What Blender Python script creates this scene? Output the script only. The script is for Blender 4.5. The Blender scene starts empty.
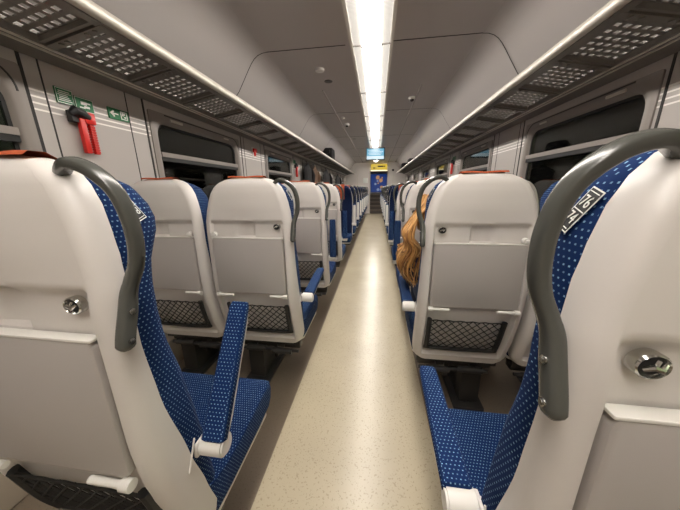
import bpy, math, random
from mathutils import Vector, Matrix

# ------------------------------------------------------------------ camera, world, exposure
C = bpy.context.scene.collection
SC = bpy.context.scene
PI = math.pi
FPX, YAW, PITCH, ROLL = 255.0, 0.1426, 0.2557, -0.01145
CAM = Vector((0.098, 0.0, 1.2))

def make_camera():
    cy, sy, cp, sp = math.cos(YAW), math.sin(YAW), math.cos(PITCH), math.sin(PITCH)
    fwd = Vector((-sy*cp, cy*cp, -sp)); right = Vector((cy, sy, 0)); up = right.cross(fwd)
    c, s = math.cos(ROLL), math.sin(ROLL)
    r = c*right + s*up; u = -s*right + c*up
    m = Matrix(((r.x, u.x, -fwd.x, CAM.x), (r.y, u.y, -fwd.y, CAM.y), (r.z, u.z, -fwd.z, CAM.z), (0, 0, 0, 1)))
    cam = bpy.data.cameras.new('camera')
    cam.sensor_width = 36.0; cam.sensor_fit = 'HORIZONTAL'; cam.lens = FPX/680*36
    cam.clip_start = 0.02; cam.clip_end = 100
    o = bpy.data.objects.new('camera', cam); C.objects.link(o); o.matrix_world = m
    SC.camera = o
make_camera()

w = bpy.data.worlds.new('night'); SC.world = w; w.use_nodes = True
w.node_tree.nodes['Background'].inputs[0].default_value = (0.012, 0.013, 0.010, 1)
w.node_tree.nodes['Background'].inputs[1].default_value = 1.0
SC.view_settings.view_transform = 'Standard'
SC.view_settings.look = 'None'
SC.view_settings.exposure = 1.0
SC.view_settings.gamma = 1
SC.view_settings.use_curve_mapping = False
LAMP_CORE = 16.0      # radiance of the lamp diffuser in the ceiling fixture
LAMP_SIDE = 0.36      # radiance of its ribbed side panels
LAMP_COL = (1.0, 0.935, 0.86)

# ------------------------------------------------------------------ materials
def mat(name, col, rough=.5, metal=0.0, emit=None, estr=0, noise=0.0, nscale=60, bump=0.0, bscale=300, coat=0.0, spec=.5):
    m = bpy.data.materials.new(name); m.use_nodes = True
    nt = m.node_tree; b = nt.nodes['Principled BSDF']
    b.inputs['Base Color'].default_value = (*col, 1)
    b.inputs['Roughness'].default_value = rough
    b.inputs['Metallic'].default_value = metal
    b.inputs['Coat Weight'].default_value = coat
    b.inputs['Specular IOR Level'].default_value = spec
    if emit: b.inputs['Emission Color'].default_value = (*emit, 1); b.inputs['Emission Strength'].default_value = estr
    tc = nt.nodes.new('ShaderNodeTexCoord')
    if noise > 0:
        n = nt.nodes.new('ShaderNodeTexNoise'); n.inputs['Scale'].default_value = nscale; n.inputs['Detail'].default_value = 3
        nt.links.new(tc.outputs['Object'], n.inputs['Vector'])
        r = nt.nodes.new('ShaderNodeMapRange'); r.inputs[3].default_value = 1-noise; r.inputs[4].default_value = 1+noise
        nt.links.new(n.outputs['Fac'], r.inputs[0])
        x = nt.nodes.new('ShaderNodeMix'); x.data_type = 'RGBA'; x.blend_type = 'MULTIPLY'; x.inputs[0].default_value = 1
        x.inputs[6].default_value = (*col, 1)
        nt.links.new(r.outputs[0], x.inputs[7]); nt.links.new(x.outputs[2], b.inputs['Base Color'])
    if bump > 0:
        n2 = nt.nodes.new('ShaderNodeTexNoise'); n2.inputs['Scale'].default_value = bscale
        nt.links.new(tc.outputs['Object'], n2.inputs['Vector'])
        bp = nt.nodes.new('ShaderNodeBump'); bp.inputs['Strength'].default_value = bump; bp.inputs['Distance'].default_value = 0.001
        nt.links.new(n2.outputs['Fac'], bp.inputs['Height']); nt.links.new(bp.outputs['Normal'], b.inputs['Normal'])
    return m

def math_node(nt, op, a, b=None, c=None):
    n = nt.nodes.new('ShaderNodeMath'); n.operation = op
    for i, v in enumerate((a, b, c)):
        if v is None: continue
        if isinstance(v, (int, float)): n.inputs[i].default_value = v
        else: nt.links.new(v, n.inputs[i])
    return n.outputs[0]

def fabric(name, base, dot, pitch=.0085):
    m = bpy.data.materials.new(name); m.use_nodes = True
    nt = m.node_tree; b = nt.nodes['Principled BSDF']
    b.inputs['Roughness'].default_value = .9; b.inputs['Specular IOR Level'].default_value = .2
    b.inputs['Sheen Weight'].default_value = 0
    uv = nt.nodes.new('ShaderNodeUVMap'); s = nt.nodes.new('ShaderNodeSeparateXYZ'); nt.links.new(uv.outputs[0], s.inputs[0])
    v = math_node(nt, 'DIVIDE', s.outputs[1], pitch)
    row = math_node(nt, 'FLOOR', v)
    off = math_node(nt, 'MULTIPLY', math_node(nt, 'MODULO', row, 2), .5)
    u = math_node(nt, 'ADD', math_node(nt, 'DIVIDE', s.outputs[0], pitch), off)
    col_i = math_node(nt, 'FLOOR', u)
    du = math_node(nt, 'ABSOLUTE', math_node(nt, 'SUBTRACT', math_node(nt, 'FRACT', u), .5))
    dv = math_node(nt, 'ABSOLUTE', math_node(nt, 'SUBTRACT', math_node(nt, 'FRACT', v), .5))
    inside = math_node(nt, 'MULTIPLY', math_node(nt, 'LESS_THAN', du, .16), math_node(nt, 'LESS_THAN', dv, .13))
    cx = nt.nodes.new('ShaderNodeCombineXYZ'); nt.links.new(col_i, cx.inputs[0]); nt.links.new(row, cx.inputs[1])
    wn = nt.nodes.new('ShaderNodeTexWhiteNoise'); wn.noise_dimensions = '3D'; nt.links.new(cx.outputs[0], wn.inputs['Vector'])
    fac = math_node(nt, 'MULTIPLY', inside, math_node(nt, 'MULTIPLY_ADD', wn.outputs['Value'], .55, .45))
    mx = nt.nodes.new('ShaderNodeMix'); mx.data_type = 'RGBA'
    mx.inputs[6].default_value = (*base, 1); mx.inputs[7].default_value = (*dot, 1)
    nt.links.new(fac, mx.inputs[0]); nt.links.new(mx.outputs[2], b.inputs['Base Color'])
    tc = nt.nodes.new('ShaderNodeTexCoord'); n2 = nt.nodes.new('ShaderNodeTexNoise'); n2.inputs['Scale'].default_value = 900
    nt.links.new(tc.outputs['Object'], n2.inputs['Vector'])
    bp = nt.nodes.new('ShaderNodeBump'); bp.inputs['Strength'].default_value = .5; bp.inputs['Distance'].default_value = 0.001
    nt.links.new(n2.outputs['Fac'], bp.inputs['Height']); nt.links.new(bp.outputs['Normal'], b.inputs['Normal'])
    return m

def wall_material():
    """cream laminate with four thin pale lines printed along the top"""
    m = mat('wall_laminate', (.50, .45, .40), .42)
    nt = m.node_tree; b = nt.nodes['Principled BSDF']
    tc = nt.nodes.new('ShaderNodeTexCoord'); s = nt.nodes.new('ShaderNodeSeparateXYZ'); nt.links.new(tc.outputs['Object'], s.inputs[0])
    z = s.outputs[2]
    k = math_node(nt, 'DIVIDE', math_node(nt, 'SUBTRACT', z, 1.545), .026)
    line = math_node(nt, 'LESS_THAN', math_node(nt, 'FRACT', k), .30)
    band = math_node(nt, 'MULTIPLY', math_node(nt, 'GREATER_THAN', k, 0), math_node(nt, 'LESS_THAN', k, 4))
    f = math_node(nt, 'MULTIPLY', line, band)
    mx = nt.nodes.new('ShaderNodeMix'); mx.data_type = 'RGBA'
    mx.inputs[6].default_value = (.47, .435, .41, 1); mx.inputs[7].default_value = (.90, .86, .82, 1)
    nt.links.new(f, mx.inputs[0]); nt.links.new(mx.outputs[2], b.inputs['Base Color'])
    return m

def floor_material(name, col, speck, rough):
    m = mat(name, col, rough)
    nt = m.node_tree; b = nt.nodes['Principled BSDF']
    tc = nt.nodes.new('ShaderNodeTexCoord')
    vo = nt.nodes.new('ShaderNodeTexNoise'); vo.inputs['Scale'].default_value = 130; vo.inputs['Detail'].default_value = 2
    nt.links.new(tc.outputs['Object'], vo.inputs['Vector'])
    f = math_node(nt, 'GREATER_THAN', vo.outputs['Fac'], .63)
    big = nt.nodes.new('ShaderNodeTexNoise'); big.inputs['Scale'].default_value = 2.5; nt.links.new(tc.outputs['Object'], big.inputs['Vector'])
    mx = nt.nodes.new('ShaderNodeMix'); mx.data_type = 'RGBA'
    mx.inputs[6].default_value = (*col, 1); mx.inputs[7].default_value = (*speck, 1)
    nt.links.new(math_node(nt, 'MULTIPLY', f, .6), mx.inputs[0])
    m2 = nt.nodes.new('ShaderNodeMix'); m2.data_type = 'RGBA'; m2.blend_type = 'MULTIPLY'; m2.inputs[0].default_value = 1
    nt.links.new(mx.outputs[2], m2.inputs[6])
    nt.links.new(math_node(nt, 'MULTIPLY_ADD', big.outputs['Fac'], .25, .87), m2.inputs[7])
    nt.links.new(m2.outputs[2], b.inputs['Base Color'])
    return m

def glass_material():
    m = bpy.data.materials.new('window_glass'); m.use_nodes = True
    nt = m.node_tree; nt.nodes.clear()
    o = nt.nodes.new('ShaderNodeOutputMaterial'); mx = nt.nodes.new('ShaderNodeMixShader')
    g = nt.nodes.new('ShaderNodeBsdfGlossy'); g.inputs['Roughness'].default_value = .03; g.inputs[0].default_value = (.9, .92, .9, 1)
    t = nt.nodes.new('ShaderNodeBsdfTransparent'); t.inputs[0].default_value = (.62, .66, .58, 1)
    f = nt.nodes.new('ShaderNodeFresnel'); f.inputs[0].default_value = 1.55
    nt.links.new(math_node(nt, 'MULTIPLY', f.outputs[0], 1.1), mx.inputs[0])
    nt.links.new(t.outputs[0], mx.inputs[1]); nt.links.new(g.outputs[0], mx.inputs[2]); nt.links.new(mx.outputs[0], o.inputs[0])
    return m

M = dict(
    shell=mat('white_seat_plastic', (.64, .605, .575), .36, noise=.03, nscale=3, bump=.08, bscale=900),
    tray=mat('taupe_tray_plastic', (.41, .38, .36), .45, noise=.03, nscale=4, bump=.12, bscale=1200),
    white=mat('white_plastic', (.74, .72, .68), .35),
    grey=mat('grey_handle_plastic', (.072, .074, .066), .24, noise=.05, nscale=8, spec=.6),
    dark=mat('dark_grey_metal', (.045, .043, .042), .4, metal=.4),
    black=mat('black_plastic', (.012, .012, .013), .5),
    netblack=mat('black_net_cord', (.012, .011, .010), .75),
    chrome=mat('chrome', (.62, .62, .6), .16, metal=1),
    blue=fabric('blue_dotted_fabric', (.004, .021, .092), (.24, .42, .62)),
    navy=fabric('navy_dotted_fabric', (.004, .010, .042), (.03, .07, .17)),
    orange=mat('orange_cover_fabric', (.34, .06, .013), .85, bump=.4, bscale=700),
    rack=mat('rack_grey_paint', (.21, .195, .175), .40, metal=.25, noise=.06, nscale=20),
    rackrail=mat('rack_rail_aluminium', (.66, .62, .55), .35, metal=.2),
    ceil=mat('ceiling_panel', (.52, .485, .47), .42, noise=.02, nscale=2),
    cove=mat('cove_panel', (.56, .525, .505), .22, noise=.02, nscale=2),
    groove=mat('dark_groove', (.03, .028, .027), .7),
    wall=wall_material(),
    winframe=mat('window_surround', (.27, .24, .22), .4),
    gasket=mat('black_rubber', (.008, .008, .008), .45),
    glass=glass_material(),
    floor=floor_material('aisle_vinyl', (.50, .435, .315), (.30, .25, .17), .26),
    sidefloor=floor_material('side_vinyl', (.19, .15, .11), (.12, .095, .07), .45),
    lampcore=mat('lamp_diffuser', (.9, .9, .85), .5, emit=LAMP_COL, estr=LAMP_CORE),
    red=mat('red_plastic', (.62, .018, .012), .35),
    green=mat('green_sign', (.01, .16, .055), .4),
    signwhite=mat('sign_white', (.82, .84, .80), .4),
    skin=mat('skin', (.62, .36, .25), .5),
    hair=mat('blonde_hair', (.50, .26, .085), .38, noise=.35, nscale=25),
    hair_light=mat('blonde_hair_light', (.68, .42, .19), .35), hair_dark=mat('blonde_hair_dark', (.25, .11, .035), .45),
    navycloth=mat('navy_cloth', (.012, .02, .06), .85, bump=.4),
    coat=mat('dark_coat_cloth', (.009, .008, .009), .9, noise=.4, nscale=9, bump=.5, bscale=60),
    brown=mat('brown_coat_cloth', (.13, .075, .045), .9, noise=.3, nscale=12, bump=.5, bscale=60),
    step=mat('step_rubber', (.10, .08, .07), .7),
    beige=mat('beige_panel', (.42, .36, .28), .5),
)
def lamp_side_material():
    m = mat('lamp_ribbed_panel', (.25, .245, .22), .5, emit=LAMP_COL, estr=LAMP_SIDE)
    nt = m.node_tree; b = nt.nodes['Principled BSDF']
    tc = nt.nodes.new('ShaderNodeTexCoord'); s = nt.nodes.new('ShaderNodeSeparateXYZ'); nt.links.new(tc.outputs['Object'], s.inputs[0])
    f = math_node(nt, 'FRACT', math_node(nt, 'DIVIDE', s.outputs[1], .012))
    k = math_node(nt, 'MULTIPLY_ADD', math_node(nt, 'LESS_THAN', f, .45), -.55*LAMP_SIDE, LAMP_SIDE)
    nt.links.new(k, b.inputs['Emission Strength'])
    return m
M['lampside'] = lamp_side_material()
def emis(name, col, s): return mat(name, (.02, .02, .02), .4, emit=col, estr=s)
M['screen'] = emis('screen_blue', (.06, .42, .66), .40)
M['screenlight'] = emis('screen_white', (.70, .9, 1.0), .42)
M['led'] = emis('lit_yellow_sign', (1.0, .70, .08), .32)
M['doorlamp'] = emis('door_lamp', (1.0, .85, .55), .8)

# ------------------------------------------------------------------ mesh helpers
class MB:
    def __init__(s): s.v = []; s.f = []; s.mi = []
    def add(s, vs, fs, mi=0):
        n = len(s.v); s.v += [tuple(v) for v in vs]; s.f += [tuple(i+n for i in f) for f in fs]; s.mi += [mi]*len(fs); return s
    def box(s, x0, x1, y0, y1, z0, z1, mi=0, b=0.0):
        if b <= 0:
            vs = [(x, y, z) for x in (x0, x1) for y in (y0, y1) for z in (z0, z1)]
            fs = [(0, 1, 3, 2), (4, 6, 7, 5), (0, 4, 5, 1), (2, 3, 7, 6), (0, 2, 6, 4), (1, 5, 7, 3)]
            return s.add(vs, fs, mi)
        # bevelled box: rounded outline in the two larger extents, small chamfer through thickness
        d = [x1-x0, y1-y0, z1-z0]; ax = d.index(min(d)); o = [i for i in range(3) if i != ax]
        lo = [x0, y0, z0]; hi = [x1, y1, z1]; b = min(b, min(d[o[0]], d[o[1]])/2*.99)
        def ring(inset, t):
            r = max(b-inset, 1e-4); pts = []
            for (cx, cy, a0) in ((hi[o[0]]-inset-r, hi[o[1]]-inset-r, 0), (lo[o[0]]+inset+r, hi[o[1]]-inset-r, 90), (lo[o[0]]+inset+r, lo[o[1]]+inset+r, 180), (hi[o[0]]-inset-r, lo[o[1]]+inset+r, 270)):
                for k in range(5):
                    a = math.radians(a0+k*22.5); p = [0, 0, 0]; p[o[0]] = cx+r*math.cos(a); p[o[1]] = cy+r*math.sin(a); p[ax] = t; pts.append(p)
            return pts
        c = min(b*.35, d[ax]*.3)
        rings = [ring(c, lo[ax]), ring(c*.3, lo[ax]+c*.3), ring(0, lo[ax]+c), ring(0, hi[ax]-c), ring(c*.3, hi[ax]-c*.3), ring(c, hi[ax])]
        return s.loft(rings, mi)
    def loft(s, rings, mi=0, cap=True, closed=True):
        n = len(rings[0]); vs = [p for r in rings for p in r]; fs = []
        for i in range(len(rings)-1):
            for j in range(n if closed else n-1):
                k = (j+1) % n
                fs.append((i*n+j, i*n+k, (i+1)*n+k, (i+1)*n+j))
        if cap and closed: fs.append(tuple(range(n-1, -1, -1))); fs.append(tuple((len(rings)-1)*n+j for j in range(n)))
        return s.add(vs, fs, mi)
    def tube(s, pts, r, n=8, mi=0, flat=None):
        """pts polyline, r scalar or list; flat=(a,b) ellipse factors in the local frame"""
        pts = [Vector(p) for p in pts]; rings = []; ref = Vector((0, 0, 1)); prev = None
        for i, p in enumerate(pts):
            t = (pts[min(i+1, len(pts)-1)]-pts[max(i-1, 0)]).normalized()
            if prev is None:
                ref = Vector((1, 0, 0)) if abs(t.x) < .9 else Vector((0, 0, 1))
                u = (ref - t*ref.dot(t)).normalized()
            else: u = (prev - t*prev.dot(t)).normalized()
            prev = u; v = t.cross(u); rr = r[i] if isinstance(r, (list, tuple)) else r
            fa, fb = (flat[i] if isinstance(flat, list) else flat) if flat else (1, 1)
            rings.append([p + (u*math.cos(2*PI*k/n)*fa + v*math.sin(2*PI*k/n)*fb)*rr for k in range(n)])
        return s.loft(rings, mi)
    def cyl(s, a, b, r, n=16, mi=0): return s.tube([a, b], r, n, mi)
    def build(s, name, mats, smooth=True, angle=35, mirror=False, uv=False):
        vs = [(-v[0], v[1], v[2]) for v in s.v] if mirror else s.v
        fs = [tuple(reversed(f)) for f in s.f] if mirror else s.f
        me = bpy.data.meshes.new(name); me.from_pydata([tuple(v) for v in vs], [], fs)
        for m in (mats if isinstance(mats, (list, tuple)) else [mats]): me.materials.append(m)
        me.polygons.foreach_set('material_index', s.mi)
        fix_normals(me)
        if smooth:
            me.polygons.foreach_set('use_smooth', [True]*len(me.polygons))
            me.set_sharp_from_angle(angle=math.radians(angle))
        if uv: box_uv(me)
        me.update(); return me

import bmesh
def fix_normals(me):
    bm = bmesh.new(); bm.from_mesh(me); bmesh.ops.recalc_face_normals(bm, faces=bm.faces); bm.to_mesh(me); bm.free()
def box_uv(me):
    uvl = me.uv_layers.new(name='UVMap')
    for p in me.polygons:
        n = p.normal; a = max(range(3), key=lambda i: abs(n[i]))
        for li in p.loop_indices:
            v = me.vertices[me.loops[li].vertex_index].co
            uvl.data[li].uv = ((v.y, v.z) if a == 0 else (v.x, v.z) if a == 1 else (v.x, v.y))
def catmull(pts, n=6):
    out = []; P = [Vector(p) for p in pts]; P = [P[0]*2-P[1]] + P + [P[-1]*2-P[-2]]
    for i in range(1, len(P)-2):
        for k in range(n):
            t = k/n; a, b, c, d = P[i-1], P[i], P[i+1], P[i+2]
            out.append(.5*((2*b)+(c-a)*t+(2*a-5*b+4*c-d)*t*t+(3*b-a-3*c+d)*t**3))
    out.append(P[-2]); return out
def interp(tab, z):
    tab = sorted(tab)
    if z <= tab[0][0]: return tab[0][1]
    for (a, va), (b, vb) in zip(tab, tab[1:]):
        if z <= b:
            t = (z-a)/(b-a); t = t*t*(3-2*t)*.4+t*.6
            return va+(vb-va)*t
    return tab[-1][1]
def sst(a, b, x):
    t = max(0, min(1, (x-a)/(b-a))); return t*t*(3-2*t)

def obj(name, me, parent=None, loc=(0, 0, 0), rot=(0, 0, 0)):
    o = bpy.data.objects.new(name, me); C.objects.link(o); o.location = loc; o.rotation_euler = rot
    if parent is not None: o.parent = parent
    return o
def tag(o, label, cat, group=None, kind=None):
    o['label'] = label; o['category'] = cat
    if group: o['group'] = group
    if kind: o['kind'] = kind
    return o
def thing(name, label, cat, loc=(0, 0, 0), rz=0, group=None):
    o = bpy.data.objects.new(name, None); C.objects.link(o); o.location = loc; o.rotation_euler = (0, 0, rz); o.empty_display_size = .1
    return tag(o, label, cat, group)
def struct(name, me, label=None):
    o = obj(name, me); o['kind'] = 'structure'
    if label: o['label'] = label
    return o

# ------------------------------------------------------------------ the room shell
Y0, Y1 = -1.6, 12.6
XW = 1.38; ZC = 2.34; XC = .87
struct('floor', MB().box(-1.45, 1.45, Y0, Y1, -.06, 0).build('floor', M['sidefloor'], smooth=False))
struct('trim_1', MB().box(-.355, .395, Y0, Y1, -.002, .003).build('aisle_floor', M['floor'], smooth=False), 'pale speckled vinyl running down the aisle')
COVE = [(XC, ZC), (XC+.045, ZC-.004), (XC+.085, ZC-.018), (XC+.120, ZC-.042), (XC+.150, ZC-.075), (XC+.185, ZC-.125), (XC+.23, ZC-.195), (XC+.29, ZC-.285), (XC+.36, ZC-.36), (XC+.44, ZC-.425), (XW+.04, ZC-.475)]
cm = MB().box(-XC, XC, Y0, Y1, ZC, ZC+.05)
struct('ceiling', cm.build('ceiling', M['ceil'], smooth=False))
def strip_y(prof, y0, y1, th=.03):
    """extruded profile (x,z) list with outward thickness"""
    m = MB(); out = [(x+th, z+th) for x, z in prof]
    ring = lambda y: [(x, y, z) for x, z in prof] + [(x, y, z) for x, z in reversed(out)]
    return m.loft([ring(y0), ring(y1)])
for side, mir in (('left', True), ('right', False)):
    struct('trim_%d' % (2 if mir else 3), strip_y(COVE, Y0, Y1).build('cove_'+side, M['cove'], mirror=mir, angle=50), 'glossy curved panel between ceiling and wall, %s side' % side)
# panel joints in ceiling and coves
jm = MB()
for y in (.52, 2.45, 4.37, 6.3, 8.2, 10.1, 12.0):
    for s in (1, -1):
        jm.box(min(s*.19, s*XC), max(s*.19, s*XC), y-.004, y+.004, ZC-.002, ZC+.001)
        pr = [(s*(x), y, z) for x, z in COVE]
        r0 = [(s*(x-.002), y-.005, z-.002) for x, z in COVE]; r1 = [(s*(x-.002), y+.005, z-.002) for x, z in COVE]
        jm.loft([r0, r1], closed=False)
struct('trim_4', jm.build('panel_joints', M['groove'], smooth=False), 'dark joints between the ceiling panels')
sm = MB()
for s in (-1, 1): sm.box(s*.575-.008, s*.575+.008, 3.4, Y1, ZC-.007, ZC)
struct('trim_5', sm.build('ceiling_strips', M['cove'], smooth=False), 'thin pale strips running along the ceiling')

WZ0, WZ1 = .84, 1.655    # window opening
LWIN = [(-.15, .985), (1.66, 2.72), (3.46, 4.50), (5.24, 6.30), (7.04, 8.10), (8.84, 9.90), (10.64, 11.70)]
RWIN = [(-.30, .78), (1.55, 2.60), (3.34, 4.42), (5.12, 6.20), (6.92, 8.00), (8.70, 9.78), (10.5, 11.6)]
def build_wall(name, wins, mir, lab):
    m = MB(); x0, x1 = XW, XW+.07
    m.box(x0, x1, Y0, Y1, 0, WZ0); m.box(x0, x1, Y0, Y1, WZ1, 2.05)
    y = Y0
    for a, b in wins: m.box(x0, x1, y, a, WZ0, WZ1); y = b
    m.box(x0, x1, y, Y1, WZ0, WZ1)
    o = struct(name, m.build(name, M['wall'], smooth=False, mirror=mir), lab)
    g = MB()
    for a, b in wins:
        for yy in (a-.055, b+(.085 if b > 1 else .04)): g.box(x0-.003, x0+.001, yy-.006, yy+.006, WZ0-.3, 1.76)
        yy = a-.17; g.box(x0-.002, x0+.001, yy-.0025, yy+.0025, WZ0-.3, 1.76)
        yy = b+(.15 if b > 1 else .105); g.box(x0-.002, x0+.001, yy-.003, yy+.003, WZ0-.3, 1.76)
    obj('panel_joint', g.build('wall_joints', M['groove'], smooth=False, mirror=mir), o)
    return o
WL = build_wall('wall_left', LWIN, True, 'cream laminate wall panels with pale printed lines, left side')
WR = build_wall('wall_right', RWIN, False, 'cream laminate wall panels with pale printed lines, right side')

def rrect(y0, y1, z0, z1, r, x, n=7):
    pts = []
    for cy, cz, a0 in ((y1-r, z1-r, 0), (y0+r, z1-r, 90), (y0+r, z0+r, 180), (y1-r, z0+r, 270)):
        for k in range(n):
            a = math.radians(a0+90*k/(n-1)); pts.append((x, cy+r*math.cos(a), cz+r*math.sin(a)))
    return pts
def build_window(i, a, b, mir):
    side = 'left' if mir else 'right'
    root = bpy.data.objects.new('window_%d' % i, None); C.objects.link(root); root['kind'] = 'structure'
    root['label'] = 'rounded train window in the %s wall' % side
    z0, z1 = WZ0, WZ1; mb = MB()
    # surround: outer rectangle on the wall face -> raised rounded bead -> inner rounded opening -> back
    rings = [rrect(a-.03, b+.03, z0-.03, z1+.055, .012, XW+.002), rrect(a-.03, b+.03, z0-.03, z1+.055, .012, XW-.008),
             rrect(a-.012, b+.012, z0-.012, z1+.036, .10, XW-.012), rrect(a+.012, b-.012, z0+.012, z1+.012, .10, XW-.012),
             rrect(a+.022, b-.022, z0+.022, z1-.002, .095, XW-.004), rrect(a+.030, b-.030, z0+.030, z1-.012, .09, XW+.022)]
    mb.loft(rings, cap=False)
    obj('window_frame', mb.build('window_frame', M['winframe'], mirror=mir, angle=60), root)
    g = MB().loft([rrect(a+.028, b-.028, z0+.028, z1-.010, .09, XW+.018), rrect(a+.042, b-.042, z0+.042, z1-.024, .08, XW+.020), rrect(a+.042, b-.042, z0+.042, z1-.024, .08, XW+.03)], cap=False)
    obj('window_gasket', g.build('window_gasket', M['gasket'], mirror=mir, angle=60), root)
    zt = 1.445
    t = MB().box(XW-.006, XW+.03, a+.03, b-.03, zt-.018, zt+.012)
    obj('transom', t.build('transom', M['winframe'], mirror=mir, smooth=False), root)
    t = MB().box(XW-.001, XW+.03, a+.03, b-.03, zt-.045, zt-.018)
    obj('transom_gasket', t.build('transom_gasket', M['gasket'], mirror=mir, smooth=False), root)
    gl = MB().loft([rrect(a+.02, b-.02, z0+.02, z1-.005, .09, XW+.028), rrect(a+.02, b-.02, z0+.02, z1-.005, .09, XW+.032)])
    obj('window_glass', gl.build('window_glass', M['glass'], mirror=mir, smooth=False), root)
    h = MB().box(XW-.020, XW-.008, a+.14, a+.26, z1+.014, z1+.030, b=.004)
    h.box(XW-.020, XW-.008, b-.26, b-.18, z1+.014, z1+.026, b=.004)
    obj('window_latch', h.build('window_latch', M['rackrail'], mirror=mir), root)
    bl = MB(); n = 24   # curved rail following the top of the surround
    pts = [(XW-.010, a+.10+(b-a-.20)*k/n, z1+.045) for k in range(n+1)]
    pts += [(XW-.010, b-.10+.10*math.sin(t), z1-.055+.10*math.cos(t)) for t in [PI/2*k/8 for k in range(1, 9)]]
    bl.tube(pts, .005, 5)
    obj('blind_rail', bl.build('blind_rail', M['dark'], mirror=mir), root)
    return root
k = 1
for a, b in LWIN: build_window(k, a, b, True); k += 1
for a, b in RWIN: build_window(k, a, b, False); k += 1

# heater ducts at the foot of the walls
for side, mir in (('left', True), ('right', False)):
    struct('baseboard_'+side, MB().box(XW-.10, XW, Y0, Y1, 0.003, .20, b=.02).build('duct', M['beige'], mirror=mir), 'beige duct along the foot of the %s wall' % side)

# rear wall behind the camera, end wall with doorway, stairs
struct('wall_back', MB().box(-1.45, 1.45, Y0-.06, Y0, 0, ZC).build('wall_back', M['beige'], smooth=False), 'wall behind the camera')
dx0, dx1, dz = -.24, .58, 1.97
em = MB().box(-1.45, dx0, Y1, Y1+.08, 0, ZC+.03).box(dx1, 1.45, Y1, Y1+.08, 0, ZC+.03).box(dx0, dx1, Y1, Y1+.08, dz, ZC+.03)
struct('wall_front', em.build('wall_front', mat('end_wall', (.74, .70, .67), .45), smooth=False), 'far end wall of the carriage with doorway')
fr = MB()
fr.box(dx0-.03, dx0+.015, Y1-.02, Y1+.0, 0, dz+.03).box(dx1-.015, dx1+.03, Y1-.02, Y1+.0, 0, dz+.03).box(dx0-.03, dx1+.03, Y1-.02, Y1, dz-.015, dz+.03)
struct('trim_6', fr.build('doorway_frame', M['rackrail'], smooth=False), 'metal frame of the far doorway')
hw_ = MB().box(dx0-.12, dx0-.04, Y1+.08, 14.3, 0, 2.25).box(dx1+.04, dx1+.12, Y1+.08, 14.3, 0, 2.25).box(dx0-.12, dx1+.12, Y1+.08, 14.3, 2.2, 2.26).box(dx0-.12, dx1+.12, 14.22, 14.3, .9, 2.25)
struct('wall_vestibule', hw_.build('vestibule', mat('vestibule_wall', (.30, .28, .27), .5), smooth=False), 'walls of the passage above the steps')
st = thing('step', '', 'steps'); del st['label']; del st['category']; st['kind'] = 'structure'; st.name = 'floor_steps'; st['label'] = 'dark rubber steps rising through the far doorway'
for i in range(5):
    z = .18*(i+1); y = Y1+.10+.2*i
    obj('step', MB().box(dx0-.03, dx1+.03, y, 14.2, z-.18, z-.012).build('step', M['step'], smooth=False), st)
    obj('step_edge', MB().box(dx0-.03, dx1+.03, y-.012, y+.02, z-.03, z-.008, b=.004).build('step_edge', mat('step_edge', (.32, .26, .2), .5)), st)

# ------------------------------------------------------------------ ceiling lamp
LX = .025; LH = .148
lamp = thing('ceiling_light', 'long bright fluorescent strip light with ribbed side panels along the ceiling centre', 'ceiling light', (LX, 0, ZC))
hm = MB()
for s in (-1, 1): hm.box(s*(LH+.012)-.012, s*(LH+.012)+.012, Y0+.1, 11.6, -.030, .002)
obj('housing', hm.build('lamp_housing', M['rackrail'], smooth=False), lamp)
for s in (-1, 1):
    prof = [(s*.078, -.022), (s*LH, -.022), (s*LH, -.012), (s*.078, -.012)]
    obj('ribbed_panel', MB().loft([[(x, y, z) for x, z in prof] for y in (Y0+.1, 11.6)]).build('ribbed_panel', M['lampside'], smooth=False), lamp)
n = 10; prof = [(.076*math.cos(PI*k/n), -.022-.030*math.sin(PI*k/n)) for k in range(n+1)]
obj('diffuser', MB().loft([[(x, y, z) for x, z in prof] for y in (Y0+.1, 11.6)]).build('diffuser', M['lampcore'], angle=60), lamp)
for y in (1.35, 2.42, 3.49, 4.55, 5.62, 6.69, 7.76, 8.83, 9.9, 10.97):
    pr = [(-LH, -.024), (-.082, -.026)] + [(-x*1.06, z-.003) for x, z in prof] + [(.082, -.026), (LH, -.024)]
    b = MB().tube([(x, y, z-.004) for x, z in pr], .006, 6)
    obj('cross_bar', b.build('cross_bar', M['rack']), lamp)

# ceiling devices
def disc(name, label, cat, x, y, r, h, m, dome=False):
    mb = MB(); rings = []
    ks = [(1, 0), (1, .6), (.94, .9), (.75, 1.0)] if not dome else [(1, 0), (1, .4), (.8, .55), (.6, .95), (.3, 1.15)]
    for f, g in ks: rings.append([(r*f*math.cos(2*PI*k/20), r*f*math.sin(2*PI*k/20), -h*g) for k in range(20)])
    mb.loft(rings); o = obj(name, mb.build(name, m), None, (x, y, ZC)); return tag(o, label, cat)
disc('smoke_detector', 'round white smoke detector on the ceiling left of the strip light', 'smoke detector', -.49, 2.84, .045, .022, M['white'])
disc('speaker_grille', 'flat grey round grille on the ceiling just beyond the smoke detector', 'speaker', -.46, 3.15, .045, .006, mat('grey_grille', (.14, .13, .12), .5))
def cam_dome(label, x, y):
    t = thing('security_camera', label, 'security camera', (x, y, ZC))
    mb = MB().loft([[(r*math.cos(2*PI*k/20), r*math.sin(2*PI*k/20), z) for k in range(20)] for r, z in ((.045, 0), (.045, -.018), (.036, -.028))])
    obj('base', mb.build('camera_base', M['white']), t)
    mb = MB().loft([[(r*math.cos(2*PI*k/20), r*math.sin(2*PI*k/20), z) for k in range(20)] for r, z in ((.028, -.026), (.024, -.042), (.012, -.052))])
    obj('dome', mb.build('camera_dome', M['black']), t)
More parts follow.
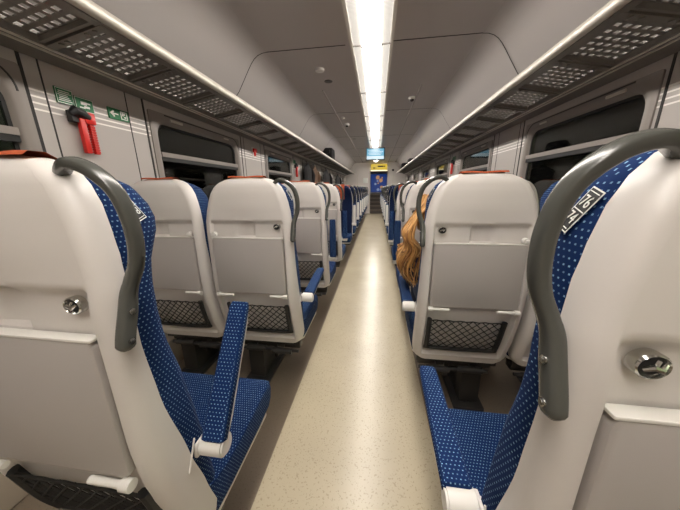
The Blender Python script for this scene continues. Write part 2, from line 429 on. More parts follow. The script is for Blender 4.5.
cam_dome('white dome camera with black eye on the ceiling left of the strip light', -.477, 5.1)
cam_dome('white dome camera with black eye on the ceiling right of the strip light', .52, 3.83)
disc('ceiling_sensor', 'small white disc on the ceiling just before the left dome camera', 'sensor', -.495, 4.68, .03, .012, M['white'])
disc('speaker_grille', 'flat grey round grille on the ceiling beyond the left dome camera', 'speaker', -.46, 6.6, .045, .006, M['tray'])

# ------------------------------------------------------------------ luggage racks
RX0, RX1 = .955, 1.375
def rz(x): return 1.835-(x-RX0)*(.075/.42)
def build_rack(mir):
    side = 'left' if mir else 'right'
    t = thing('luggage_rack', 'long grey perforated luggage rack with bright front rail along the %s wall' % side, 'luggage rack', (0, 0, 0))
    f = MB(); e = Y1-.25
    pr = [(RX0-.004, 1.832), (RX0-.010, 1.842), (RX0-.010, 1.866), (RX0-.002, 1.874), (RX0+.014, 1.872), (RX0+.018, 1.85), (RX0+.02, 1.832)]
    f.loft([[(x, y, z) for x, z in pr] for y in (Y0, e)])
    obj('front_rail', f.build('front_rail', M['rackrail'], mirror=mir, angle=60), t)
    r = MB()
    q = lambda x, dz: (x, rz(x)+dz)
    for xa, xb in ((RX0+.02, RX0+.05), (1.255, RX1)):
        pr = [q(xa, -.004), q(xb, -.004), q(xb, .035), q(xa, .035)]
        r.loft([[(x, y, z) for x, z in pr] for y in (Y0, e)])
    obj('side_rail', r.build('side_rail', M['rack'], mirror=mir, smooth=False), t)
    r = MB()
    for xa in (1.262, 1.285):
        pr = [q(xa, -.010), q(xa+.006, -.010), q(xa+.006, -.003), q(xa, -.003)]
        r.loft([[(x, y, z) for x, z in pr] for y in (Y0, e)])
    obj('trim_bead', r.build('trim_bead', M['rackrail'], mirror=mir, smooth=False), t)
    PX = .385
    # one grille, shared
    g = MB(); ya, yb = .045, PX-.045+.03; xa, xb = RX0+.05, 1.256; nx, ny = 7, 7
    dxp = (xb-xa)/nx; dyp = (yb-ya)/ny; gz = .020
    def slab(x0, x1, y0, y1, dz0, dz1):
        pr = [q(x0, dz0), q(x1, dz0), q(x1, dz1), q(x0, dz1)]
        g.loft([[(x, y, z) for x, z in pr] for y in (y0, y1)])
    for i in range(nx+1): slab(xa+i*dxp-dxp*.21, xa+i*dxp+dxp*.21, ya, yb, gz, gz+.004)
    for j in range(ny+1): slab(xa, xb, ya+j*dyp-dyp*.22, ya+j*dyp+dyp*.22, gz+.0003, gz+.0043)
    gme = g.build('grille', M['rack'], smooth=False, mirror=mir)
    h = MB()
    def slabh(x0, x1, y0, y1, dz0, dz1):
        pr = [q(x0, dz0), q(x1, dz0), q(x1, dz1), q(x0, dz1)]
        h.loft([[(x, y, z) for x, z in pr] for y in (y0, y1)])
    slabh(RX0+.03, 1.26, 0, .035, -.006, .03)
    slabh(RX0+.03, 1.26, .035, .045, .004, .03)
    slabh(RX0+.03, 1.26, -.02, -.006, .0, .028)
    for xx in (1.03, 1.07, 1.17, 1.20): h.cyl((xx, .017, rz(xx)-.004), (xx, .017, rz(xx)-.010), .010, 10)
    hme = h.build('bracket', M['rack'], smooth=False, mirror=mir)
    y = -1.65
    if not mir: y += .24
    while y < e-PX:
        obj('grille_panel', gme, t, (0, y, 0)); obj('bracket', hme, t, (0, y, 0)); y += PX
    return t
build_rack(True); build_rack(False)
for s, sd in ((-1, 'left'), (1, 'right')):
    o = obj('support_post', MB().box(s*.80-.012, s*.80+.012, 12.2, 12.225, 0.0, 1.80).build('support_post', M['rackrail'], smooth=False)); tag(o, 'slim pale post under the far end of the %s luggage rack' % sd, 'post')

# ------------------------------------------------------------------ seats
RXS = .228
HW = [(.335, .195), (.350, .214), (.375, .224), (.45, .226), (.94, .226), (1.04, .224), (1.09, .217), (1.14, .205), (1.18, .190), (1.21, .172), (1.232, .148), (1.246, .118), (1.255, .08), (1.260, .03)]
YB = [(.335, .092), (.40, .072), (.5, .040), (.58, .020), (.66, .006), (.75, 0), (1.0, 0), (1.10, .010), (1.18, .018), (1.22, .026), (1.245, .040), (1.26, .062)]
YF = [(.335, .165), (.36, .150), (.5, .118), (.63, .088), (.815, .050), (.94, .038), (1.04, .040), (1.125, .050), (1.2, .062), (1.26, .080)]
ybk = lambda z: interp(YB, z)
def shell_mesh(mir):
    zs = [.335, .340, .350, .362, .372, .380, .388, .40]; z = .43
    while z < 1.02: zs.append(z); z += .03
    zs += [.965, .975, 1.018, 1.030, 1.036, 1.042, 1.048, 1.054, 1.062, 1.08, 1.10, 1.12, 1.14, 1.16, 1.18, 1.195, 1.21, 1.222, 1.232, 1.240, 1.246, 1.251, 1.255, 1.258, 1.260]
    zs = sorted(set(round(z, 4) for z in zs))
    rings = []
    for z in zs:
        hw = interp(HW, z); yb = ybk(z); yf = max(interp(YF, z), yb+.012)
        rc = min(.034, (yf-yb)*.9, hw*.5); pts = []
        side = [(hw, yf), (hw, yf-(yf-yb-rc)*.5)]
        for k in range(7):
            a = PI/2*k/6; side.append((hw-rc+rc*math.cos(a), yb+rc-rc*math.sin(a)))
        xin = hw-rc
        xs = [.197, .1935, .190, .186, .18, .14, .10, .06, .042, .036, .03, .02, 0, -.02, -.03, -.045, -.06, -.072, -.08, -.10, -.14, -.18, -.186, -.190, -.1935, -.197]
        sc = min(1, (xin-.0005)/.1971)
        rear = []
        for x in xs:
            xx = x*sc
            d = .017*sst(.1972, .187, abs(x))*sst(.372, .388, z)*sst(1.056, 1.034, z)*(1 if z < 1.06 else 0)
            cup = .016*(sst(.040, .034, x)*sst(-.075, -.035, x))*sst(.968, .976, z)*sst(1.050, 1.040, z)
            bow = .006*sst(1.0, .0, abs(x)/.2)*(1 if z > 1.06 else 0)*sst(1.06, 1.12, z)
            rear.append((xx, yb+d+cup-bow))
        other = [(-x, y) for x, y in reversed(side)]
        ring = [(x, y, z) for x, y in side+rear+other]
        rings.append(ring)
    return MB().loft(rings).build('shell', M['shell'], mirror=mir, angle=40)
WING = [(.40, .175), (.5, .165), (.60, .155), (.686, .145), (.805, .128), (.92, .104), (.98, .100), (1.03, .104), (1.075, .116), (1.10, .130), (1.13, .148), (1.16, .155), (1.19, .150), (1.21, .138), (1.235, .105), (1.245, .070)]
CENT = [(.40, .150), (.5, .125), (.62, .105), (.80, .092), (1.0, .085), (1.06, .092), (1.12, .112), (1.2, .108), (1.235, .078), (1.245, .060)]
BHW = [(.40, .215), (.46, .222), (1.0, .222), (1.08, .215), (1.14, .207), (1.18, .193), (1.21, .175), (1.232, .150), (1.245, .12)]
def back_front_y(x, z):
    hw = interp(BHW, z); t = min(1, abs(x)/hw); wv = sst(.35, .93, t)
    y = interp(CENT, z)*(1-wv)+interp(WING, z)*wv
    return y-.022*sst(.93, 1.0, t)
def backrest_mesh(mir, m):
    rings = []; z = .40; zs = []
    while z < 1.2: zs.append(z); z += .025
    zs += [1.21, 1.22, 1.23, 1.238, 1.243, 1.2455]
    for z in zs:
        hw = interp(BHW, z); yb = interp(YF, z)-.003; n = 26; ring = []
        ring.append((hw*.93, yb, z)); ring.append((hw*.985, yb+.006, z))
        for k in range(n+1):
            t = 1-2*k/n; t = math.copysign(abs(t)**.75, t); x = hw*t
            ring.append((x, max(back_front_y(x, z), yb+.010), z))
        ring.append((-hw*.985, yb+.006, z)); ring.append((-hw*.93, yb, z)); rings.append(ring)
    return MB().loft(rings).build('backrest', m, mirror=mir, uv=True, angle=60)
def cushion_mesh(mir, m):
    def sec(x, inset):
        # profile in (y,z): top surface with front roll
        P = [(.12, .470), (.18, .452), (.28, .447), (.40, .458), (.47, .468), (.502, .466), (.518, .452), (.522, .43), (.512, .385), (.49, .362), (.40, .352), (.2, .35), (.12, .355)]
        cy, cz = .32, .41
        return [(x, cy+(y-cy)*(1-inset*.6), cz+(z-cz)*(1-inset)) for y, z in P]
    xs = [(-.226, .30), (-.224, .12), (-.215, .03), (-.20, 0), (-.12, 0), (0, 0), (.12, 0), (.20, 0), (.215, .03), (.224, .12), (.226, .30)]
    rings = [sec(x, i) for x, i in xs]
    for r, (x, i) in zip(rings, xs):
        if abs(x) < .15:
            for k in (1, 2, 3): r[k] = (r[k][0], r[k][1], r[k][2]-.008*(1-abs(x)/.15))
    return MB().loft(rings).build('seat_cushion', m, mirror=mir, uv=True, angle=50)
def cover_mesh():
    rings = []
    hwv = .09
    xs = [-hwv+2*hwv*k/8 for k in range(9)]
    def line(off):
        out = []
        for z in [1.02, 1.06, 1.10, 1.14, 1.18, 1.21, 1.23]: out.append((z, 'f', off))
        return out
    rows = []
    for z in [1.02, 1.06, 1.10, 1.14, 1.18, 1.21, 1.228]: rows.append([(x, back_front_y(x, z)+.006, z) for x in xs])
    ztop = lambda x: 1.2565+.004*math.sin(abs(x)*25)
    rows.append([(x, .088, 1.254) for x in xs]); rows.append([(x, .072, ztop(x)+.003) for x in xs])
    rows.append([(x, .050, ztop(x)+.003) for x in xs]); rows.append([(x, .042, ztop(x)-.004) for x in xs])
    m = MB(); m.loft(rows, closed=False); me = m.build('headrest_cover', M['orange'], angle=80)
    return me
def tray_mesh(): return MB().box(-.184, .184, -.006, .016, .677, .968, b=.014).build('tray', M['tray'])
def lip_mesh(): return MB().box(-.185, .185, -.0070, .012, .9665, .971, b=.002).build('tray_lip', M['white'])
def hinge_mesh(s):
    return MB().cyl((s*.100, -.010, .668), (s*.172, -.010, .668), .0072, 12).cyl((s*.170, -.009, .668), (s*.190, -.009, .668), .0118, 14).build('tray_hinge', M['white'])
def latch_mesh(s):
    m = MB().cyl((s*.170, .010, .985), (s*.170, -.010, .985), .012, 14); m.box(s*.170-.004, s*.170+.020, -.014, -.008, .976, .990, b=.004)
    return m.build('tray_latch', M['white'])
def hook_parts(s):
    x, z = s*.155, 1.024; n = 24
    ring = lambda r, y: [(x+r*math.cos(2*PI*k/n), y, z+r*.86*math.sin(2*PI*k/n)) for k in range(n)]
    a = MB().loft([ring(.0172, .016), ring(.0172, .006), ring(.0148, .003), ring(.0130, .006), ring(.0112, .011), ring(.002, .012)]).build('hook_rim', M['chrome'], angle=50)
    b = MB().loft([ring(.0150, .0075), ring(.0120, .0105), ring(.0118, .0110)])
    b = b.build('hook_recess', M['black'])
    c = MB().tube([(x-.009, .004, z-.003), (x-.003, .001, z+.002), (x+.004, .001, z-.001), (x+.010, .004, z+.004)], [.002, .0035, .0035, .002], 8)
    c.tube([(x-.001, .002, z), (x+.003, .004, z+.008)], .002, 6)
    return a, b, c.build('hook_lever', M['chrome'])
NX, NZ0, NZ1 = .163, .425, .602
def ny(z): return ybk(z)-.001
def net_mesh(off):
    fr = MB()
    pts = [(NX, NZ1+.004), (NX-.002, .50), (NX-.004, NZ0+.012), (NX-.014, NZ0), (0, NZ0-.004), (-NX+.014, NZ0), (-NX+.004, NZ0+.012), (-NX+.002, .50), (-NX, NZ1+.004)]
    c = catmull([(x, ny(z)+.002, z) for x, z in pts], 5)
    # widen inward with a ribbon-like tube
    fr.tube([p+Vector((off, 0, 0)) for p in c], .0125, 8, flat=(1.0, .8))
    frm = fr.build('net_frame', M['black'])
    m = MB(); W = 2*NX-.02; H = NZ1-NZ0-.004; du, dvv = .037, .036
    top = []
    n = 12
    for k in range(n+1):
        x = -NX+.005+(2*NX-.01)*k/n; z = NZ1-.002+(.0025 if k % 2 else -.0015); top.append((x, ny(z)-.002, z))
    m.tube([(x+off, y, z) for x, y, z in top], .0034, 6)
    sl = dvv/du
    for sgn in (1, -1):
        k = -20
        while k < 40:
            u0 = k*du; pts = []
            # line: v = (u-u0)*sl (sgn=1) or v = H-(u-u0)*sl
            ua, ub = max(0, u0), min(W, u0+H/sl)
            if ub-ua > .004:
                P = []
                for i in range(5):
                    u = ua+(ub-ua)*i/4; v = (u-u0)*sl; v = v if sgn > 0 else H-v
                    x = -W/2+u+off; z = NZ0+.002+v; P.append((x, ny(z)-.001-(.0008 if sgn > 0 else -.0008), z))
                m.tube(P, .0026, 4)
            k += 1
    return m.build('pocket_net', M['netblack'], angle=60), frm
def handle_mesh(mir):
    P = [(.133, .056, 1.218), (.150, .046, 1.232), (.176, .038, 1.241), (.208, .038, 1.231), (.237, .042, 1.202), (.251, .043, 1.162), (.253, .043, 1.120), (.248, .041, 1.086), (.239, .036, 1.060), (.233, .031, 1.038), (.232, .024, 1.010), (.232, .012, .975), (.232, .006, .950)]
    c = catmull(P, 6); N = len(c); r = []; fl = []
    for i, p in enumerate(c):
        t = i/(N-1)
        r.append(.0145 if t < .72 else .0135)
        fl.append((.95, 1.05))
    # superellipse section: build by hand for a softly squared grip
    rings = []; prev = None; n = 16
    for i, p in enumerate(c):
        t = (c[min(i+1, N-1)]-c[max(i-1, 0)]).normalized()
        u = Vector((0, 1, 0)) if prev is None else prev
        u = (u-t*u.dot(t)).normalized(); prev = u; v = t.cross(u)
        s = i/(N-1); a = .0098+.0014*math.sin(PI*min(1, s/.7)) if s < .7 else .0105+.0025*sst(.7, .85, s); b = .0082+.0012*sst(0, .3, s)+.001*sst(.6, .8, s)
        e = .62
        taper = .55 if i == 0 else (.5 if i == N-1 else (.85 if i == N-2 else 1))
        ring = []
        for k in range(n):
            an = 2*PI*k/n; ca, sa = math.cos(an), math.sin(an)
            ring.append(p+(u*math.copysign(abs(ca)**e, ca)*a+v*math.copysign(abs(sa)**e, sa)*b)*taper)
        rings.append(ring)
    me = MB().loft(rings).build('handle', M['grey'], mirror=mir, angle=50)
    bolts = []
    for (y, z) in ((.022, 1.012), (.010, .966)):
        b = MB().cyl((.238, y, z), (.2437, y, z), .0052, 14)
        b.cyl((.2437, y, z), (.2452, y, z), .0035, 6)
        bolts.append(b.build('bolt', M['chrome'], mirror=mir))
    return me, bolts
PIV = (.250, .130, .610)
def arm_meshes(mir):
    # along +y from the pivot at the origin
    def ring(y, w, z0, z1, r=.010):
        pts = []
        for cx, cz, a0 in ((w-r, z1-r, 0), (-w+r, z1-r, 90), (-w+r, z0+r, 180), (w-r, z0+r, 270)):
            for k in range(4):
                a = math.radians(a0+30*k); pts.append((cx+.012+r*math.cos(a), y, cz+r*math.sin(a)))
        return pts
    pad = MB().loft([ring(.010, .024, .004, .026, .008), ring(.014, .0285, .0, .031), ring(.15, .0275, .0, .031), ring(.30, .0255, .0, .029), ring(.325, .0250, .001, .028), ring(.336, .022, .004, .024, .008)])
    pad = pad.build('armrest', M['blue'], mirror=mir, uv=True, angle=50)
    body = MB().loft([ring(.0, .020, -.014, .004, .008), ring(.06, .022, -.016, .0, .006), ring(.27, .021, -.013, .0, .006), ring(.318, .018, -.008, .0, .003)])
    body.cyl((-.018, 0, 0), (.034, 0, 0), .026, 24).cyl((.034, 0, 0), (.038, 0, 0), .021, 24).cyl((-.032, 0, 0), (-.016, 0, 0), .014, 16)
    body = body.build('armrest_body', M['white'], mirror=mir, angle=40)
    return pad, body
def base_mesh(mir):
    m = MB().box(-.19, .19, .15, .21, .262, .300, b=.01)            # cross beam
    m.box(-.10, -.07, .12, .44, .285, .34).box(.07, .10, .12, .44, .285, .34)
    m.box(-.20, .20, .12, .16, .30, .33, b=.006)
    m.cyl((-.13, .115, .272), (-.01, .115, .272), .018, 14).cyl((.03, .115, .262), (.15, .115, .262), .018, 14).cyl((-.16, .115, .268), (.19, .115, .268), .009, 10)
    m.box(-.155, -.055, .16, .40, .02, .285, b=.015)            # pedestal
    m.box(-.18, -.02, .12, .46, 0.0, .022, b=.01)
    m.box(.03, .05, .14, .40, .20, .29)
    return m.build('seat_base', M['dark'], mirror=mir)
def pan_mesh(mir): return MB().box(-.222, .222, .13, .47, .338, .358, b=.02).build('seat_pan', M['white'], mirror=mir)
def bracket_mesh(mir):
    m = MB().tube([(.2275, .075, .585), (.2275, .105, .650)], .0022, 6)
    m.box(.222, .2290, .100, .150, .592, .628, b=.008)
    return m.build('armrest_bracket', M['shell'], mirror=mir)

def text_mesh(txt, size):
    cu = bpy.data.curves.new('t', 'FONT'); cu.body = txt; cu.size = size; cu.align_x = 'CENTER'; cu.align_y = 'CENTER'; cu.extrude = .0003; cu.resolution_u = 3
    o = bpy.data.objects.new('t', cu); C.objects.link(o); dg = bpy.context.evaluated_depsgraph_get()
    me = bpy.data.meshes.new_from_object(o.evaluated_get(dg)); bpy.data.objects.remove(o); bpy.data.curves.remove(cu)
    v = [tuple(p.co) for p in me.vertices]; f = [tuple(p.vertices) for p in me.polygons]; bpy.data.meshes.remove(me)
    return v, f
def plate_mesh(top, bot, mir):
    """plate drawn in (u right, v up) then stood on the aisle face of the headrest (+x); u runs towards -y..+y"""
    m = MB(); W, H = .0115, .027
    sgn = -1 if mir else 1   # reading direction seen from the aisle
    def T(u, v, d):         # shear-free placement: tilt slightly
        return (d, -u*-1 if False else u, v)
    def quad(u0, u1, v0, v1, d, mi):
        vs = [(d, u0, v0), (d, u1, v0), (d, u1, v1), (d, u0, v1), (d-.0006, u0, v0), (d-.0006, u1, v0), (d-.0006, u1, v1), (d-.0006, u0, v1)]
        m.add(vs, [(0, 1, 2, 3), (7, 6, 5, 4), (0, 4, 5, 1), (1, 5, 6, 2), (2, 6, 7, 3), (3, 7, 4, 0)], mi)
    quad(-W, W, -H, H, .0010, 1)
    quad(-W+.0016, W-.0016, -H+.0016, H-.0016, .0014, 0)
    quad(-W+.003, W-.003, H-.0052, H-.0042, .0018, 1)
    quad(-W+.003, W-.003, -H+.0042, -H+.0052, .0018, 1)
    quad(-W+.0016, W-.0016, -.0006, .0006, .0018, 1)
    for txt, v0 in ((top, .0104), (bot, -.0104)):
        if not txt: continue
        v, f = text_mesh(txt, .0172)
        # seen from the +x side the reader sees +y on the right when not mirrored; mirrored meshes are flipped again
        m.add([(.0019+z, (x*sgn)*.92, y*1.12+v0) for x, y, z in v], f, 1)
    return m.build('number_plate', [M['black'], M['signwhite']], smooth=False, mirror=mir)

SHARED = {}
for mir in (False, True):
    S = SHARED[mir] = {}
    S['shell'] = shell_mesh(mir); S['back'] = backrest_mesh(mir, M['blue']); S['back_navy'] = backrest_mesh(mir, M['navy'])
    S['cush'] = cushion_mesh(mir, M['blue']); S['handle'], S['bolts'] = handle_mesh(mir); S['arm'], S['armbody'] = arm_meshes(mir)
    S['base'] = base_mesh(mir); S['pan'] = pan_mesh(mir); S['brk'] = bracket_mesh(mir)
COVER = cover_mesh(); TRAY = tray_mesh(); LIP = lip_mesh(); HING = {s: hinge_mesh(s) for s in (1, -1)}; LATCH = {s: latch_mesh(s) for s in (1, -1)}
HOOK = {s: hook_parts(s) for s in (1, -1)}; NETS = {sg: net_mesh(.010*sg) for sg in (1, -1)}
PLATES = {}
def seat(x, y, facing, aisle_dir, is_aisle, label, group, arm=0, cover=True, nums=None, navy=False):
    """facing 0: looks towards +y; 1: looks back. aisle_dir: world x direction of the aisle (+1/-1)"""
    rzv = 0 if facing == 0 else PI
    ls = aisle_dir if facing == 0 else -aisle_dir      # aisle side in local x
    mir = ls < 0; S = SHARED[mir]
    t = thing('train_seat', label, 'seat', (x, y, 0), rzv, group)
    sh = obj('shell', S['shell'], t); sh['label'] = 'white plastic shell'
    obj('backrest', S['back_navy' if navy else 'back'], t)
    obj('seat_cushion', S['cush'], t); obj('seat_pan', S['pan'], t); obj('seat_base', S['base'], t)
    if cover: o = obj('headrest_cover', COVER, t); o['label'] = 'orange headrest cover'
    hs = ls if is_aisle else -ls
    tr = obj('tray_table', TRAY, t); obj('tray_lip', LIP, tr)
    for s in (1, -1): obj('tray_hinge', HING[s], tr)
    obj('tray_latch', LATCH[-hs], t)
    a, b, c = HOOK[hs]; h = obj('coat_hook', a, t); obj('hook_recess', b, h); obj('hook_lever', c, h)
    nf = obj('pocket_frame', NETS[hs][1], t); obj('pocket_net', NETS[hs][0], nf)
    if is_aisle:
        hd = obj('grab_handle', S['handle'], t)
        for b in S['bolts']: obj('bolt', b, hd)
        obj('armrest_bracket', S['brk'], t)
        ar = obj('armrest', S['arm'], t, (PIV[0]*ls, PIV[1], PIV[2]), (math.radians(arm), 0, 0)); o = obj('armrest_body', S['armbody'], ar); o['label'] = 'white armrest frame'
        key = (nums, mir)
        if key not in PLATES: PLATES[key] = plate_mesh(nums[0] if nums else '', nums[1] if nums else '', mir)
        pl = obj('number_plate', PLATES[key], t, (.1965*ls, .100 if aisle_dir > 0 else .084, 1.172), (0, 0, 0)); pl.rotation_euler = (math.radians(20), math.radians(-22)*ls, math.radians(0))
        pl['label'] = 'black number plate with white figures' if nums else 'black number plate with white border'
    return t

YL, YR, PT = .302, .254, .855
ORD = ['nearest', 'second', 'third', 'fourth', 'fifth', 'sixth', 'seventh', 'eighth', 'ninth', 'tenth']
armL = [57, 8, 90, 90]; armR = [4, 4, 90, 90]
gA = 'white shelled seats seen from behind'
for k in range(4):
    nl = ('80', '78') if k == 0 else None; nr = ('76', '74') if k == 0 else None
    yl, yr = YL+PT*k, YR+PT*k
    extraL = ['armrest half raised', 'armrest lowered, tray folded up', 'armrest straight up', 'last before the backward facing seats'][k]
    extraR = ['plate 76 over 74', 'blonde passenger sitting in it', 'armrest straight up', 'last before the backward facing seats'][k]
    seat(-.530, yl, 0, 1, True, '%s white backed aisle seat left of the aisle, %s' % (ORD[k], extraL), gA, armL[k], True, nl)
    seat(.530, yr, 0, -1, True, '%s white backed aisle seat right of the aisle, %s' % (ORD[k], extraR), gA, armR[k], True, nr)
    if k > 0:
        seat(-1.005, yl, 0, 1, False, 'white backed window seat by the left wall, %s row from the front' % ORD[k], gA)
        seat(1.005, yr, 0, -1, False, 'white backed window seat by the right wall, %s row from the front' % ORD[k], gA)
gB = 'seats facing the camera further down the carriage'
for k in range(9):
    y = 4.45+PT*k
    if y > 11.9: break
    w_ = ORD[k]
    w_ = 'nearest' if k == 0 else 'farthest' if y+PT > 11.9 else w_
    seat(-.530, y, 1, 1, True, '%s navy aisle seat facing the camera, left of the aisle' % w_, gB, 90, k < 2, None, True)
    seat(.530, y, 1, -1, True, '%s navy aisle seat facing the camera, right of the aisle' % w_, gB, 90, k < 1, None, True)
    seat(-1.005, y, 1, 1, False, '%s navy window seat facing the camera, by the left wall' % w_, gB, 0, k < 2, None, True)
    seat(1.005, y, 1, -1, False, '%s navy window seat facing the camera, by the right wall' % w_, gB, 0, k < 1, None, True)

# ------------------------------------------------------------------ passenger in the second right aisle seat
def skin_body(name, verts, edges, radii, m, root=0, sub=2):
    me = bpy.data.meshes.new(name); me.from_pydata(verts, edges, []); me.update()
    o = bpy.data.objects.new(name, me); C.objects.link(o)
    md = o.modifiers.new('skin', 'SKIN'); md.use_smooth_shade = True
    sv = me.skin_vertices[0].data if me.skin_vertices else None
    if sv is None:
        bm = bmesh.new(); bm.from_mesh(me); bm.verts.layers.skin.verify(); bm.to_mesh(me); bm.free(); sv = me.skin_vertices[0].data
    for i, r in enumerate(radii):
        sv[i].radius = r if isinstance(r, tuple) else (r, r); sv[i].use_root = (i == root)
    o.modifiers.new('sub', 'SUBSURF').levels = sub; o.modifiers['sub'].render_levels = sub
    dg = bpy.context.evaluated_depsgraph_get(); dg.update()
    me2 = bpy.data.meshes.new_from_object(o.evaluated_get(dg)); me2.name = name
    me2.materials.clear(); me2.materials.append(m)
    me2.polygons.foreach_set('use_smooth', [True]*len(me2.polygons))
    bpy.data.objects.remove(o); bpy.data.meshes.remove(me)
    return me2
per = thing('person', 'person with long blonde hair in navy clothes leaning into the aisle, second right seat', 'person', (.53, 1.109, 0))
V = [(-.02, .27, .56), (-.03, .28, .68), (-.05, .29, .79), (-.07, .30, .87), (-.08, .32, .93), (-.095, .335, .975),   # 0 pelvis..5 neck
     (.12, .29, .84), (.16, .34, .71), (.10, .46, .66), (.05, .52, .64),                                         # 6-9 right arm
     (-.205, .28, .82), (-.215, .30, .70), (-.14, .45, .665), (-.06, .52, .645),                                   # 10-13 left arm
     (.08, .36, .555), (.09, .66, .56), (.09, .68, .33), (.09, .68, .10), (.09, .76, .05),                          # 14-18
     (-.11, .36, .555), (-.12, .66, .56), (-.12, .68, .33), (-.12, .68, .10), (-.12, .76, .05)]
Ee = [(0, 1), (1, 2), (2, 3), (3, 4), (4, 5), (3, 6), (6, 7), (7, 8), (8, 9), (3, 10), (10, 11), (11, 12), (12, 13), (0, 14), (14, 15), (15, 16), (16, 17), (17, 18), (0, 19), (19, 20), (20, 21), (21, 22), (22, 23)]
Rr = [(.13, .10), (.115, .085), (.13, .09), (.12, .08), .055, .048, .055, .040, .030, .024, .052, .038, .030, .024, .085, .062, .05, .035, .03, .085, .062, .05, .035, .03]
obj('clothed_body', skin_body('clothed_body', V, Ee, Rr, M['navycloth']), per)
# hands with fingers
def hand(cx, cy, cz, s):
    vs = [(cx, cy-.02, cz), (cx, cy+.03, cz-.004), (cx+s*.008, cy+.06, cz-.008)]; ed = [(0, 1), (1, 2)]; rad = [(.020, .016), (.030, .014), (.028, .012)]
    for i, (dx, L) in enumerate(((-.024, .055), (-.008, .065), (.008, .060), (.022, .048))):
        b = len(vs); vs += [(cx+dx, cy+.075, cz-.010), (cx+dx, cy+.075+L*.5, cz-.014), (cx+dx*.9, cy+.075+L*.9, cz-.030)]
        ed += [(2, b), (b, b+1), (b+1, b+2)]; rad += [.009, .008, .0065]
    b = len(vs); vs += [(cx-s*.035, cy+.03, cz-.006), (cx-s*.048, cy+.06, cz-.012)]; ed += [(1, b), (b, b+1)]; rad += [.010, .008]
    return skin_body('hand', vs, ed, rad, M['skin'], 0, 1)
obj('hand', hand(.045, .54, .645, 1), per); obj('hand', hand(-.055, .54, .650, -1), per)
# head: ellipsoid with face features, turned slightly to the aisle and bent down
hc = Vector((-.128, .345, 1.045))
def head_mesh():
    m = MB(); rings = []; n = 28
    for i in range(1, 20):
        a = PI*i/20; z = math.cos(a); r = math.sin(a); ring = []
        for k in range(n):
            b = 2*PI*k/n; x = r*math.sin(b)*.075; y = r*math.cos(b)*.093; zz = z*.112
            if z < 0: x *= 1+z*.28; y = y*(1+z*.12)+.010*(-z)
            f = max(0, math.cos(b))
            y += .026*math.exp(-((x/.012)**2))*math.exp(-((zz+.024)/.017)**2)*f      # nose
            y += .006*math.exp(-((x/.022)**2))*math.exp(-((zz+.055)/.008)**2)*f      # lips
            y -= .007*(math.exp(-(((abs(x)-.030)/.013)**2)))*math.exp(-((zz-.004)/.011)**2)*f   # eye sockets
            ring.append((x, y, zz))
        rings.append(ring)
    m.loft(rings)
    for s in (-1, 1):
        m.loft([[(s*(.070+.012*t), -.006+.018*(1-t*.3)*math.cos(2*PI*k/10), -.006+.030*(1-t*.2)*math.sin(2*PI*k/10)) for k in range(10)] for t in (0, .5, 1)])
    return m.build('head', M['skin'], angle=60)
hd = obj('head', head_mesh(), per, hc, (math.radians(-22), math.radians(-16), math.radians(22)))
for s in (-1, 1):
    e = MB().loft([[(s*.030+.010*math.sin(PI*i/7)*math.cos(2*PI*k/12), .076+.009*math.cos(PI*i/7), 0.002+.0085*math.sin(PI*i/7)*math.sin(2*PI*k/12)) for k in range(12)] for i in range(1, 7)])
    ey = obj('eye', e.build('eye', M['signwhite']), hd)
    ir = MB().loft([[(s*.030+q*math.cos(2*PI*k/14), y, .002+q*math.sin(2*PI*k/14)) for k in range(14)] for q, y in ((.0055, .083), (.0052, .0857), (.003, .0862))])
    obj('iris', ir.build('iris', M['coat']), hd)
    obj('eyebrow', MB().tube([(s*.016, .089, .020), (s*.030, .086, .025), (s*.044, .078, .021)], [.002, .0028, .0015], 6).build('eyebrow', M['hair_dark']), hd)
    obj('eyelid', MB().tube([(s*.019, .083, .007), (s*.030, .086, .013), (s*.041, .080, .007)], .0028, 6).build('eyelid', M['skin']), hd)
obj('mouth', MB().tube([(-.020, .092, -.056), (0, .098, -.055), (.020, .092, -.056)], [.002, .0045, .002], 6).build('mouth', mat('lips', (.45, .12, .10), .5)), hd)
